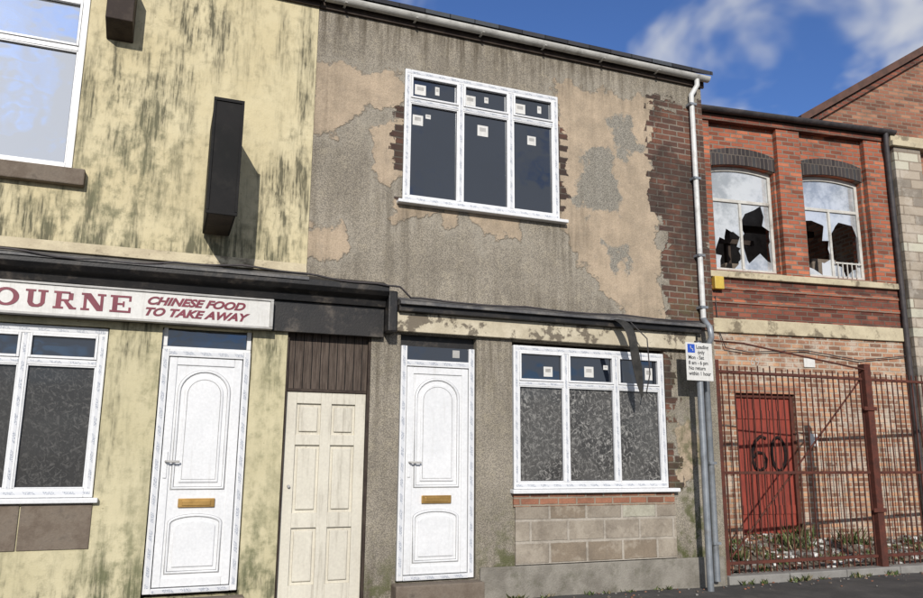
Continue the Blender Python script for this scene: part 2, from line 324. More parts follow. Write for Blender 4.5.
# ------------------------------------------------------------------ windows / doors
def upvc_window(name,x0,x1,z0,z1,mull,trans,y,parent,lower,upper,stickers=(),fw=.07,frame=None,tape=True):
    frame=frame or M['upvc']
    W=empty(name); W.parent=parent
    L=[(x0,x0+fw,y,y+.07,z0,z1),(x1-fw,x1,y,y+.07,z0,z1),(x0+fw,x1-fw,y,y+.07,z1-fw,z1),(x0+fw,x1-fw,y,y+.07,z0,z0+fw)]
    xs=[x0+fw]+[v for m in mull for v in (m-fw*.45,m+fw*.45)]+[x1-fw]
    for m in mull: L.append((m-fw*.45,m+fw*.45,y+.002,y+.07,z0+fw,z1-fw))
    cells=[(xs[i],xs[i+1]) for i in range(0,len(xs),2)]
    for a,b in cells: L.append((a,b,y+.004,y+.07,trans-fw*.4,trans+fw*.4))
    boxes("frame",L,frame,W,.006)
    R=[]
    for a,b in cells:
        z_a,z_b=trans+fw*.4,z1-fw; r=.022
        R+=[(a,a+r,y-.010,y+.05,z_a,z_b),(b-r,b,y-.010,y+.05,z_a,z_b),(a+r,b-r,y-.010,y+.05,z_a,z_a+r),(a+r,b-r,y-.010,y+.05,z_b-r,z_b)]
        z_a,z_b=z0+fw,trans-fw*.4; r=.012
        R+=[(a,a+r,y+.01,y+.05,z_a,z_b),(b-r,b,y+.01,y+.05,z_a,z_b),(a+r,b-r,y+.01,y+.05,z_a,z_a+r),(a+r,b-r,y+.01,y+.05,z_b-r,z_b)]
    boxes("sash_rims",R,frame,W,.004)
    Gk=[]
    for a,b in cells:
        for z_a,z_b,r,yy in ((trans+fw*.4,z1-fw,.022,.027),(z0+fw,trans-fw*.4,.012,.037)):
            g=.006; A,Bx,C,D=a+r,b-r,z_a+r,z_b-r
            Gk+=[(A,A+g,y+yy,y+.05,C,D),(Bx-g,Bx,y+yy,y+.05,C,D),(A+g,Bx-g,y+yy,y+.05,C,C+g),(A+g,Bx-g,y+yy,y+.05,D-g,D)]
    boxes("gaskets",Gk,M['ink'],W)
    if tape:
        t=.024;T=[]
        for xx in (x0+fw/2,x1-fw/2): T.append((xx-t/2,xx+t/2,y-.0015,y+.01,z0+fw,z1-fw))
        for m in mull: T.append((m-t/2,m+t/2,y-.0005,y+.01,z0+fw,z1-fw))
        for zz in (z0+fw/2,z1-fw/2): T.append((x0+fw*.3,x1-fw*.3,y-.0025,y+.01,zz-t/2,zz+t/2))
        for a,b in cells: T.append((a+.0,b-.0,y+.0015,y+.01,trans-.01,trans+.01))
        boxes("film_tape",T,M['tape'],W)
    for a,b in cells:
        box("pane",a,b,y+.04,y+.05,z0+fw,trans-fw*.4,lower,W); box("top_pane",a,b,y+.03,y+.04,trans+fw*.4,z1-fw,upper,W)
    if stickers:
        S=[];S2=[]
        for sx,sz,w,h,low in stickers:
            yy=y+.0385 if low else y+.0285
            S.append((sx-w/2,sx+w/2,yy,yy+.001,sz-h/2,sz+h/2)); S2.append((sx-w*.3,sx+w*.3,yy-.0008,yy,sz-h*.05,sz+h*.3))
        boxes("glass_sticker",S,M['signwhite'],W); boxes("sticker_print",S2,M['alu'],W)
    return W
def arch_pts(x0,x1,z0,z1,rise,n=14):
    cx=(x0+x1)/2;hw=(x1-x0)/2
    return [(x0,z0),(x1,z0)]+[(cx+hw*math.cos(math.pi*i/n),z1-rise+rise*math.sin(math.pi*i/n)) for i in range(n+1)]
def upvc_door(name,x0,x1,z0,z1,y,parent,trans=None):
    D=empty(name); D.parent=parent; fw=.065
    zt=z1 if trans is None else trans
    L=[(x0,x0+fw,y,y+.07,z0,z1),(x1-fw,x1,y,y+.07,z0,z1),(x0+fw,x1-fw,y,y+.07,zt-fw,zt),(x0+fw,x1-fw,y-.01,y+.07,z0,z0+.045)]
    boxes("door_frame",L,M['upvc'],D,.006)
    t=.030
    boxes("film_tape",[(x0+fw/2-t/2,x0+fw/2+t/2,y-.002,y+.01,z0+.05,z1),(x1-fw/2-t/2,x1-fw/2+t/2,y-.002,y+.01,z0+.05,z1),(x0+fw,x1-fw,y-.0015,y+.01,zt-fw/2-t/2,zt-fw/2+t/2),(x0+fw+.01,x1-fw-.01,y-.012,y,z0+.008,z0+.038)],M['tape'],D)
    a,b=x0+fw+.007,x1-fw-.007; za,zb=z0+.053,zt-fw-.008
    ys=y+.024
    box("door_gasket",x0+fw,x1-fw,y+.045,y+.065,z0+.045,zt-fw,M['ink'],D)
    box("door_slab",a,b,ys,y+.06,za,zb,M['upvc'],D,.008)
    r=.07
    boxes("door_rim",[(a,a+r,ys-.014,ys+.01,za,zb),(b-r,b,ys-.014,ys+.01,za,zb),(a+r,b-r,ys-.014,ys+.01,zb-r,zb),(a+r,b-r,ys-.014,ys+.01,za,za+r*1.1)],M['upvc'],D,.005)
    px0,px1=a+r+.035,b-r-.035; zc0,zc1=-.33,zb-r-.05
    def mould(n1,p0,p1,q0,q1,rise,rad,yy):
        tube(n1,[[(p[0],yy,p[1]) for p in arch_pts(p0,p1,q0,q1,rise)]],rad,M['upvc'],D,True)
        tube(n1+"_shade_line",[[(p[0],yy-.001+rad*.35,p[1]) for p in arch_pts(p0+rad,p1-rad,q0+rad,q1-rad,rise-rad*.7)],[(p[0],yy-.001+rad*.35,p[1]) for p in arch_pts(p0-rad,p1+rad,q0-rad,q1+rad,rise+rad*.7)]],.0032,M['shade_line'],D,True,1)  # thin grey tubes paint shade along both sides of the moulding
    mould("arch_moulding",px0,px1,zc0,zc1,.2,.013,ys-.004)
    prism("arch_panel",arch_pts(px0+.05,px1-.05,zc0+.05,zc1-.05,.165),ys-.016,ys+.005,M['upvc'],D,.010)
    tube("arch_inner_line",[[(p[0],ys-.0165,p[1]) for p in arch_pts(px0+.075,px1-.075,zc0+.08,zc1-.08,.14)]],.003,M['shade_line'],D,True,1)  # grey outline, painted shading for the raised panel
    mould("lower_moulding",px0,px1,za+r+.05,-.57,.07,.012,ys-.004)
    prism("lower_panel",arch_pts(px0+.045,px1-.045,za+r+.095,-.615,.055),ys-.015,ys+.005,M['upvc'],D,.008)
    cx=(a+b)/2
    box("letterplate",cx-.16,cx+.16,ys-.022,ys-.002,-.50,-.42,M['brass'],D,.006); box("letterplate_flap",cx-.125,cx+.125,ys-.028,ys-.018,-.485,-.437,M['brass'],D,.005)
    hx=a+.035
    box("handle_plate",hx-.016,hx+.016,ys-.026,ys-.012,-.24,0.0,M['upvc'],D,.006)
    tube("door_handle",[[(hx,ys-.02,-.09),(hx,ys-.055,-.09),(hx+.02,ys-.062,-.09),(hx+.12,ys-.06,-.092)]],.010,M['alu'],D)
    return D
# ================================================================== TERRACE HOUSE (grey render)
H=empty("terrace_house")
GZ=-1.46
tanp=[[(1.2,3.35),(1.2,4.12),(1.75,4.05),(2.25,4.15),(2.3,3.9),(2.15,3.75),(1.75,3.6),(1.5,3.3)],
 [(1.95,3.45),(2.3,3.7),(2.3,2.95),(2.05,2.75),(1.92,3.05)],
 [(1.2,2.35),(1.5,2.3),(1.6,2.1),(1.55,1.95),(1.2,1.9)],
 [(3.05,2.66),(3.65,2.62),(3.55,2.4),(3.15,2.38)],
 [(4.1,4.45),(5.5,4.4),(5.45,2.9),(5.5,1.5),(4.95,1.5),(4.85,1.85),(4.6,2.0),(4.35,2.45),(4.15,2.6)],
 [(2.1,2.64),(2.9,2.62),(2.8,2.5),(2.2,2.45)]]
darkp=[[(4.38,3.5),(4.8,3.62),(5.0,3.3),(4.95,2.85),(4.6,2.75),(4.35,2.95)],[(4.7,2.45),(5.0,2.5),(5.05,2.2),(4.8,2.15)],[(4.85,4.0),(5.2,4.1),(5.3,3.7),(5.0,3.6)]]
brp=[[(5.42,4.38),(6.3,4.45),(6.3,1.4),(5.62,1.4),(5.55,2.2),(5.62,2.7),(5.40,3.0)],[(2.14,3.7),(2.26,3.75),(2.26,2.7),(2.19,2.7)],[(4.10,3.95),(4.19,3.9),(4.19,3.0),(4.10,2.8)]]
up_f=dict(tan=lambda X,Z:union(X,Z,tanp)+.03,dark=lambda X,Z:union(X,Z,darkp),brick=lambda X,Z:union(X,Z,brp)+.01,
  grime=lambda X,Z:blobs(X,Z,[(3,4.75,3.5,.40,.95),(2.2,2.5,.25,.5,.6),(4.2,2.5,.25,.5,.6),(1.3,3,.2,1.5,.3),(3,1.5,3,.3,.5)],.14),moss=lambda X,Z:blobs(X,Z,[(5.9,1.7,.3,.6,.5)],0))
wall("upper_wall",1.252,6.25,1.50,4.80,[(2.23,4.14,2.63,4.20)],0,.28,M['render'],H,up_f)
lo_f=dict(tan=lambda X,Z:union(X,Z,[[(5.55,.3),(5.7,.5),(6.1,.2),(5.9,-.3),(5.6,-.4)]])-.05,dark=lambda X,Z:X*0-1.,
  brick=lambda X,Z:union(X,Z,[[(5.45,1.2),(5.62,1.2),(5.62,-.4),(5.45,-.4)]])+.0,
  grime=lambda X,Z:blobs(X,Z,[(4,-1.4,5,.35,.9),(3.3,1.1,.4,.5,.5),(2.0,1,.3,.6,.6),(5.9,1.2,.5,.4,.8)],.15),
  moss=lambda X,Z:blobs(X,Z,[(3.45,-1.2,.35,.5,.9),(5.6,-1.2,.6,.5,.9),(5.85,-.2,.25,.9,.8),(2.1,-1.3,.4,.3,.8)],.05))
wall("lower_wall",1.95,6.25,-1.60,1.50,[(2.26,3.11,-1.25,1.22),(3.53,5.51,-.42,1.22)],.02,.26,M['render'],H,lo_f)
box("side_wall",6.0,6.249,.30,8,-1.6,4.80,M['brick_low'],H); box("back_wall",1.26,6.0,7.75,8,-1.6,4.80,M['brick_low'],H)
mesh_obj("gable_end",[(6.247,.0,4.80),(6.247,8,4.80),(6.247,4,7.2),(6.0,.0,4.80),(6.0,8,4.80),(6.0,4,7.2)],[(0,1,2),(3,5,4),(0,3,4,1),(1,4,5,2),(2,5,3,0)],M['brick_low'],H)
mesh_obj("roof",[(1.253,-.16,4.88),(6.33,-.16,4.88),(6.33,4,7.30),(1.253,4,7.30),(6.33,8.2,4.85),(1.253,8.2,4.85),(1.253,-.16,4.83),(6.33,-.16,4.83),(6.33,4,7.25),(1.253,4,7.25),(6.33,8.2,4.8),(1.253,8.2,4.8)],
  [(0,1,2,3),(3,2,4,5),(6,9,8,7),(9,11,10,8),(0,6,7,1),(1,7,8,2),(2,8,10,4)],M['slate'],H)
box("eaves_fascia",1.253,6.28,-.035,-.002,4.70,4.829,M['darkwood'],H,.004)
def gutter(name,x0,x1,yc,zc,r,mat,parent):
    P=[(yc+r*math.cos(a),zc+r*math.sin(a)) for a in [math.pi+math.pi*i/12 for i in range(13)]]
    P+= [(yc+(r-.006)*math.cos(a),zc+(r-.006)*math.sin(a)) for a in [2*math.pi-math.pi*i/12 for i in range(13)]]
    return prismx(name,P,x0,x1,mat,parent)
gutter("gutter",1.3,6.30,-.098,4.81,.058,M['gutter'],H)
boxes("gutter_brackets",[(x,x+.025,-.162,-.036,4.745,4.753) for x in np.arange(1.5,6.2,.8)],M['gutter'],H)
tube("downpipe",[[(6.12,-.098,4.76),(6.12,-.098,4.68),(6.05,-.06,4.55),(6.05,-.06,1.62)]],.034,M['pipewhite'],H)
tube("lower_downpipe",[[(6.05,-.06,1.62),(6.04,-.18,1.50),(6.04,-.20,1.38),(6.04,-.07,1.22),(6.04,-.07,-1.40)]],.036,M['pipegrey'],H)
boxes("pipe_clips",[(6.0,6.10,-.10,0,z,z+.03) for z in (4.4,3.4,2.4,1.75)]+[(5.99,6.09,-.112,.02,z,z+.03) for z in (.9,-.1,-1.0)],M['pipegrey'],H)
prismx("lead_ledge",[(-.17,1.50),(-.165,1.535),(.0,1.60),(.0,1.50)],2.20,6.0,M['lead'],H,.004)
boxes("ledge_timber",[(2.2,5.97,-.12,.018,1.435,1.499)],M['black'],H,.006)
box("cream_fascia",2.16,5.93,-.05,.018,1.235,1.434,M['cream'],H,.006)
box("console_bracket",2.06,2.158,-.20,.018,1.20,1.62,M['black'],H,.015)
box("door_head_board",2.26,3.11,.10,.14,1.02,1.24,M['black'],H)
ST=[(2.42,3.98,.13,.12,False),(2.62,4.0,.05,.10,False),(3.02,3.96,.13,.12,False),(3.65,3.97,.13,.12,False),(3.22,4.0,.05,.07,False),(3.9,4.0,.05,.09,False),
    (2.40,3.62,.12,.12,True),(3.18,3.62,.13,.13,True),(3.80,3.60,.11,.11,True),(2.52,3.68,.06,.05,True)]
upvc_window("upper_window",2.235,4.135,2.655,4.195,[2.90,3.52],3.83,-.012,H,M['glass'],M['glass'],ST)
box("window_sill",2.17,4.21,-.09,.03,2.615,2.653,M['upvc'],H,.008)
ST2=[(3.98,.90,.11,.11,False),(4.50,.92,.12,.12,False),(5.30,.93,.10,.14,False),(4.72,.98,.06,.05,False)]
upvc_window("shopfront_window",3.545,5.495,-.365,1.175,[4.19,4.84],.76,.01,H,M['board'],M['glass'],ST2)
box("window_sill",3.50,5.60,-.07,.03,-.41,-.367,M['upvc'],H,.008)
box("brick_course",3.53,5.55,-.012,.019,-.545,-.421,M['brick_strip'],H)
box("block_infill",3.55,5.56,-.006,.019,-1.13,-.546,M['blocks'],H)
box("wall_plinth",3.15,6.2,-.02,.019,-1.60,-1.14,M['concrete'],H,.01)
upvc_door("front_door",2.275,3.095,-1.235,1.10,.03,H,trans=.955)
box("fanlight_glass",2.34,3.03,.06,.07,.955,1.10,M['glass'],H); box("fanlight_sticker",2.85,2.93,.057,.058,1.0,1.08,M['alu'],H)
box("door_step",2.22,3.14,-.16,.1,-1.60,-1.252,M['stone'],H,.012)
def ribbon(name,pts,ws,mat,parent,th=.004):
    V=[];F=[]
    for (x,y,z,t),w in zip(pts,ws):
        c,s=math.cos(t),math.sin(t); V+=[(x-w*c,y-w*s,z),(x+w*c,y+w*s,z)]
    for i in range(len(pts)-1): F.append((2*i,2*i+1,2*i+3,2*i+2))
    o=mesh_obj(name,V,F,mat,parent,smooth=True); s=o.modifiers.new("s",'SOLIDIFY'); s.thickness=th
    sb=o.modifiers.new("sub",'SUBSURF'); sb.levels=2; sb.render_levels=2; return o
ribbon("torn_flashing",[(4.74,-.14,1.52,-.2),(4.80,-.25,1.48,-.3),(4.86,-.31,1.34,-.4),(4.88,-.31,1.16,-.5),(4.93,-.29,.96,-.4),(4.97,-.27,.76,-.3),(5.0,-.26,.62,-.3)],[.06,.065,.055,.05,.06,.04,.008],M['darklead'],H)
tube("loose_cable",[[(4.95,-.15,1.5),(5.10,-.25,1.3),(5.12,-.25,.9),(5.10,-.2,.7)]],.007,M['darkpipe'],H)
# ================================================================== CREAM SHOP HOUSE
S=empty("cream_shop_house")
yf=dict(grime=lambda X,Z:blobs(X,Z,[(-.45,3.3,.55,.8,1.2),(.1,4.3,.35,.5,1.1),(.95,2.5,.25,.6,1.1),(.9,4.3,.3,.5,.5),(-1.2,2.1,.9,.4,1.1),(1.15,3.2,.12,1.4,.7),(-2.4,3,.8,1,.6),(0,1.8,3,.15,.7),(.35,1.95,.35,.25,.8)],.14),
        moss=lambda X,Z:blobs(X,Z,[(-.45,2.8,.5,.7,.8),(.3,2.0,1.2,.25,.5),(-.9,2.2,.5,.4,.6)],.05))
wall("upper_wall",-6,1.248,1.74,4.80,[(-2.95,-.945,2.54,4.32)],-.015,.28,M['yellow'],S,yf)
prismx("bellcast_drip",[(-.065,1.752),(-.06,1.775),(-.016,1.86),(-.016,1.752)],-6,1.245,M['palestone'],S,.004)
yl=dict(grime=lambda X,Z:blobs(X,Z,[(0,-1.3,6,.3,.9),(-.25,1.1,.4,.3,.8),(.95,1.1,.3,.4,.9),(-.4,.2,.08,1.2,.6)],.15),
        moss=lambda X,Z:blobs(X,Z,[(-.25,-1.1,.3,.5,1.0),(.9,-1,.25,.6,.9),(.95,.6,.1,.8,.6),(-.1,.5,.08,.8,.6)],.12))
wall("lower_wall",-6,1.10,-1.60,1.45,[(-2.45,-.50,-.42,1.10),(-.05,.77,-1.27,1.14)],.0,.26,M['yellow2'],S,yl)
box("party_wall",1.0,1.245,.30,8,-1.6,4.80,M['brick_low'],S); box("far_side_wall",-6,-5.75,.30,8,-1.6,4.80,M['brick_low'],S); box("back_wall",-5.75,1.0,7.75,8,-1.6,4.80,M['brick_low'],S)
mesh_obj("roof",[(-6.1,-.16,4.88),(1.247,-.16,4.88),(1.247,4,7.30),(-6.1,4,7.30),(1.247,8.2,4.85),(-6.1,8.2,4.85),(-6.1,-.16,4.83),(1.247,-.16,4.83),(1.247,4,7.25),(-6.1,4,7.25),(1.247,8.2,4.8),(-6.1,8.2,4.8)],
  [(0,1,2,3),(3,2,4,5),(6,9,8,7),(9,11,10,8),(0,6,7,1),(1,7,8,2),(2,8,10,4),(0,3,9,6),(3,5,11,9)],M['slate'],S)
box("eaves_fascia",-6,1.25,-.05,-.017,4.70,4.829,M['darkwood'],S,.004)
gutter("gutter",-6,1.28,-.112,4.80,.058,M['darkpipe'],S)
upvc_window("upper_window",-2.94,-.955,2.55,4.31,[-1.95],3.77,.02,S,M['glass_bright'],M['glass_bright'],(),tape=False,fw=.06)
box("stone_sill",-3.05,-.83,-.10,.03,2.38,2.539,M['stone'],S,.012)
upvc_window("shop_window",-2.44,-.51,-.40,1.09,[-1.82,-1.17],.77,.03,S,M['boarddark'],M['glass'],(),fw=.075)
box("window_sill",-2.5,-.46,-.06,.05,-.445,-.402,M['upvc'],S,.008)
boxes("stone_apron",[(-2.5,-1.66,-.012,-.001,-.83,-.446),(-1.65,-1.06,-.014,-.001,-.83,-.446),(-1.05,-.50,-.012,-.001,-.83,-.446)],M['stone'],S,.006)
upvc_door("front_door",-.04,.76,-1.235,.935,.02,S)
box("fanlight_glass",-.05,.77,.10,.11,.935,1.14,M['glass'],S)
boxes("fanlight_frame",[(-.04,.76,.05,.11,.937,.965),(-.04,.0,.05,.1,.967,1.14),(.72,.76,.05,.1,.967,1.14)],M['upvc'],S,.004)
box("door_step",-.10,.82,-.14,.1,-1.60,-1.272,M['stone'],S,.012)
mesh_obj("flue_box",[(-.78,-.30,3.98),(-.54,-.30,3.98),(-.54,-.016,3.90),(-.78,-.016,3.90),(-.78,-.30,4.42),(-.54,-.30,4.42),(-.54,-.016,4.46),(-.78,-.016,4.46)],BF,M['darkwood'],S,.008)
boxes("passage_door_frame",[(1.10,1.125,.03,.2,-1.6,1.19),(1.925,1.95,.03,.2,-1.6,1.19),(1.125,1.925,.06,.2,.585,.615)],M['darkwood'],S,.004)
box("boarded_fanlight",1.125,1.925,.08,.10,.617,1.19,M['brownboards'],S)
box("passage_back",1.125,1.925,.16,.2,-1.6,1.19,M['darkwood'],S)
PD=empty("panelled_door"); PD.parent=S
a,b,za,zb=1.128,1.922,-1.43,.582; y=.075
st=.105; cx=(a+b)/2
zr=[(za,za+.20),(za+.72,za+.86),(za+1.50,za+1.60),(zb-.11,zb)]
L=[(a,a+st,y,y+.04,za,zb),(b-st,b,y,y+.04,za,zb),(cx-st/2,cx+st/2,y,y+.04,za,zb)]
for z0_,z1_ in zr:
    L+=[(a+st,cx-st/2,y+.0,y+.04,z0_,z1_),(cx+st/2,b-st,y+.0,y+.04,z0_,z1_)]
boxes("stiles_and_rails",L,M['beige'],PD,.004)
pan=[]
for (q0,q1),(r0,r1) in zip(zr[:-1],zr[1:]):
    for xa,xb in ((a+st,cx-st/2),(cx+st/2,b-st)): pan.append((xa+.03,xb-.03,y+.006,y+.035,q1+.03,r0-.03))
boxes("raised_panels",pan,M['beige'],PD,.008); box("panel_backing",a+.01,b-.01,y+.028,y+.038,za+.01,zb-.01,M['beige'],PD)
tube("door_knob",[[(a+.06,y-.03,-.32),(a+.06,y,-.32)]],.014,M['alu'],PD)
box("pavement_threshold",1.10,1.95,-.05,.2,-1.60,-1.432,M['stone'],S,.01)
prismx("black_cornice",[(-.24,1.60),(-.24,1.66),(-.02,1.738),(-.001,1.738),(-.001,1.46),(-.10,1.46),(-.12,1.53),(-.20,1.56)],-6,2.055,M['black'],S,.004)
prismx("lead_capping",[(-.255,1.645),(-.25,1.675),(-.016,1.748),(-.016,1.739),(-.24,1.662)],-6,1.24,M['lead'],S)
box("black_frieze",-6,2.055,-.06,-.001,1.155,1.459,M['black'],S,.004)
box("frieze_soffit",1.10,2.055,-.04,.16,1.192,1.25,M['black'],S)
tube("cornice_cable",[[(x,-.26-.012*math.sin(x*3),1.70+.03*math.sin(x*2.3)-.02*abs(math.sin(x*5))) for x in np.arange(-6,2.2,.12)]+[(x,-.18,1.57-.02*abs(math.sin(x*2.6))) for x in np.arange(2.3,6.0,.12)]],.010,M['darkpipe'],S)
# ------------------------------------------------------------------ shop sign
SG=empty("shop_sign")
box("sign_panel",-3.6,.90,-.135,-.062,1.175,1.425,M['signwhite'],SG,.003)
boxes("sign_frame",[(-3.63,.93,-.15,-.062,1.426,1.446),(-3.63,.93,-.15,-.062,1.154,1.174),(.901,.93,-.15,-.062,1.175,1.425),(-3.63,-3.601,-.15,-.062,1.175,1.425)],M['alu'],SG,.003)
def slab_letters():
    h=.155;z0=1.222;st=.042;sf=.018; L=[]; yy0,yy1=-.139,-.135
    def R(x0,x1,a,b): L.append((x0,x1,yy0,yy1,z0+a,z0+b))
    x=-1.185;w=.175
    R(x+.02,x+.02+st,.04,h-sf);R(x+w-.055,x+w-.02,.04,h-sf);R(x,x+.08,h-sf,h);R(x+w-.08,x+w,h-sf,h);
    prism("letter_u_base",[(x+.02,z0+.04),(x+.035,z0+.012),(x+.06,z0),(x+w-.07,z0),(x+w-.04,z0+.012),(x+w-.02,z0+.04),(x+w-.055,z0+.04),(x+w-.075,z0+.025),(x+.08,z0+.025),(x+.062,z0+.04)],yy0,yy1,M['maroon'],SG)
    x=-.965;w=.185
    R(x+.02,x+.02+st,sf,h-sf);R(x,x+.082,0,sf);R(x,x+.13,h-sf,h);R(x+.062,x+.125,.068,.086);R(x+.118,x+.155,.082,h-.012)
    prism("letter_r_leg",[(x+.08,z0+.068),(x+.115,z0+.068),(x+.165,z0+sf),(x+w,z0+sf),(x+w,z0),(x+.13,z0)],yy0,yy1,M['maroon'],SG)
    x=-.745;w=.20
    R(x+.02,x+.045,sf,h-sf);R(x,x+.07,0,sf);R(x,x+.045,h-sf,h);R(x+w-.045,x+w-.02,0,h-sf);R(x+w-.07,x+w,h-sf,h)
    prism("letter_n_diag",[(x+.046,z0+h),(x+.075,z0+h),(x+w-.046,z0+.05),(x+w-.046,z0),(x+w-.07,z0),(x+.046,z0+h-.05)],yy0,yy1,M['maroon'],SG)
    x=-.51;w=.175
    R(x+.02,x+.02+st,sf,h-sf);R(x,x+w,0,sf);R(x,x+w,h-sf,h);R(x+.062,x+.12,.068,.086);R(x+w-.02,x+w,sf,.05);R(x+w-.02,x+w,h-.05,h-sf);R(x+.105,x+.12,.052,.068);R(x+.105,x+.12,.086,.102)
    x=-1.66
    R(x+.02,x+.02+st,sf,h-sf);R(x,x+.15,0,sf);R(x,x+.14,h-sf,h);R(x+.062,x+.14,.068,.086);R(x+.13,x+.165,sf*.5,.07);R(x+.12,x+.155,.082,h-.01)
    boxes("sign_letters",L,M['maroon'],SG)
    n=28; cx=-1.33;cz=z0+h/2; V=[];F=[]
    for i in range(n):
        t=2*math.pi*i/n; V+=[(cx+.10*math.cos(t),yy0,cz+.08*math.sin(t)),(cx+.055*math.cos(t),yy0,cz+.058*math.sin(t))]
    for i in range(n): F.append((2*i,2*((i+1)%n),2*((i+1)%n)+1,2*i+1))
    mesh_obj("letter_o",V,F,M['maroon'],SG)
slab_letters()
text("sign_text","CHINESE FOOD",.100,(-.21,-.137,1.318),M['maroon'],SG,shear=.35,off=.0045,sx=1.22)
text("sign_text","TO TAKE AWAY",.100,(-.23,-.137,1.215),M['maroon'],SG,shear=.35,off=.0045,sx=1.22)
# ------------------------------------------------------------------ projecting sign box
PS=empty("projecting_sign_box")
box("box_body",.23,.48,-.80,-.06,2.05,3.12,M['signblack'],PS,.008)
boxes("box_edges",[(.222,.488,-.812,-.79,2.04,2.07),(.222,.488,-.812,-.79,3.10,3.13),(.222,.245,-.812,-.79,2.071,3.099),(.465,.488,-.812,-.79,2.071,3.099)],M['signblack'],PS,.003)
boxes("wall_bracket",[(.30,.41,-.06,-.015,2.2,2.3),(.30,.41,-.06,-.015,2.85,2.95)],M['darkpipe'],PS)
box("bottom_panel",.25,.46,-.78,-.08,2.043,2.049,M['darkwood'],PS)
# ================================================================== PARKING SIGN
PK=empty("parking_sign",(5.80,-.25,0))
tube("post",[[(0,0,GZ-.05),(0,0,1.30)]],.038,M['pipegrey'],PK,res=6)
tube("post_cap",[[(0,0,1.30),(0,0,1.315)]],.041,M['darkpipe'],PK,res=6)
box("sign_plate",-.215,.155,-.052,-.046,.845,1.285,M['signwhite'],PK,.002)
boxes("clips",[(-.05,.05,-.045,0,z,z+.03) for z in (.95,1.17)],M['pipegrey'],PK)
box("blue_badge",-.19,-.09,-.0545,-.0525,1.165,1.265,M['blue'],PK)
tube("badge_symbol",[[(-.15,-.056,1.245),(-.15,-.056,1.215),(-.125,-.056,1.21),(-.118,-.056,1.185)]],.0045,M['signwhite'],PK)
for i,(t,x_) in enumerate((("Loading",-.07),("only",-.05),("Mon - Sat",-.185),("8 am - 6 pm",-.185),("No return",-.185),("within 1 hour",-.185))):
    text("sign_text",t,.062,(x_,-.053,1.215-.062*i),M['ink'],PK,off=.0012,ext=.0005,sx=.9)
# ================================================================== BRICK WORKSHOP (turned 6.5 deg, set back)
ang=-math.radians(6.5)
B=empty("brick_workshop",(6.3,2.0,0),ang)
U0,U1=-.3,5.0
w1=(1.60,2.79);w2=(3.29,4.49)
RISE=.07
def arch_wall(name,x0,x1,z0,z1,op,y,th,mat,parent):
    bm=bmesh.new()
    xs=[x0]
    for a,b,zb,zs,rise in op: xs+=[a,b]
    xs.append(x1)
    def quad(p): bm.faces.new([bm.verts.new((q[0],y,q[1])) for q in p])
    for i in range(0,len(xs),2): quad([(xs[i],z0),(xs[i+1],z0),(xs[i+1],z1),(xs[i],z1)])
    for a,b,zb,zs,rise in op:
        if zb>z0+1e-4: quad([(a,z0),(b,z0),(b,zb),(a,zb)])
        n=12
        for k in range(n):
            t0=a+(b-a)*k/n;t1=a+(b-a)*(k+1)/n
            f=lambda t: zs+rise*(1-((t-(a+b)/2)/((b-a)/2))**2)
            quad([(t0,f(t0)),(t1,f(t1)),(t1,z1),(t0,z1)])
    bmesh.ops.remove_doubles(bm,verts=bm.verts,dist=1e-5)
    bmesh.ops.recalc_face_normals(bm,faces=bm.faces)
    for f in bm.faces:
        if f.normal.y>0: f.normal_flip()
    me=bpy.data.meshes.new(name); bm.to_mesh(me); bm.free(); me.materials.append(mat)
    o=bpy.data.objects.new(name,me); link(o,parent); s=o.modifiers.new("t",'SOLIDIFY'); s.thickness=th; s.offset=-1
    return o
arch_wall("upper_wall",U0,U1,2.78,5.42,[(w1[0],w1[1],2.86,4.56,RISE),(w2[0],w2[1],2.86,4.56,RISE)],.10,.30,M['brick_red'],B)
for i,(a,b) in enumerate(((U0,1.57),(2.82,3.26),(4.54,U1))):
    box("brick_pier",a,b,-.001,.098,2.80,5.30,M['brick_red'],B,.004)
boxes("brick_corbel",[(U0,U1,-.03,.098,5.301,5.40)],M['brick_band'],B,.004)
for a,b in (w1,w2):
    n=14
    f=lambda t,e: 4.56+e+(RISE+e*.15)*(1-((t-(a+b)/2)/((b-a)/2+.03))**2)
    P=[(a-.02+(b-a+.04)*k/n,f(a-.02+(b-a+.04)*k/n,0)) for k in range(n+1)]+[(b+.02-(b-a+.04)*k/n,f(b+.02-(b-a+.04)*k/n,.25)) for k in range(n+1)]
    prism("brick_arch",P,.080,.099,M['brick_blue'],B,.002)
box("sill_band",U0,U1,-.06,.099,2.70,2.799,M['palestone'],B,.01)
box("brick_band",U0,U1,.0,.25,2.06,2.699,M['brick_band'],B)
boxes("moulded_string",[(U0,U1,-.02,-.001,2.30,2.36),(U0,U1,-.02,-.001,2.52,2.57)],M['brick_red'],B,.008)
box("lintel_band",U0,U1,-.045,.25,1.84,2.059,M['palestone'],B,.01)
wall("lower_wall",U0,U1,-1.6,1.839,[(1.74,2.80,-1.14,.93)],.0,.28,M['brick_low'],B,None,step=.5)
box("door_lintel",1.66,2.88,-.01,.0,.932,1.08,M['brick_strip'],B)
WD=empty("red_workshop_door"); WD.parent=B
box("door_boards",1.76,2.78,.09,.13,-1.13,.91,M['reddoor'],WD)
boxes("door_frame",[(1.741,1.80,.05,.14,-1.14,.929),(2.74,2.799,.05,.14,-1.14,.929),(1.80,2.74,.05,.14,.87,.929)],M['rust'],WD,.004)
boxes("ledges",[(1.81,2.73,.075,.09,.55,.68),(1.81,2.73,.075,.09,-.85,-.72)],M['reddoor'],WD,.004)
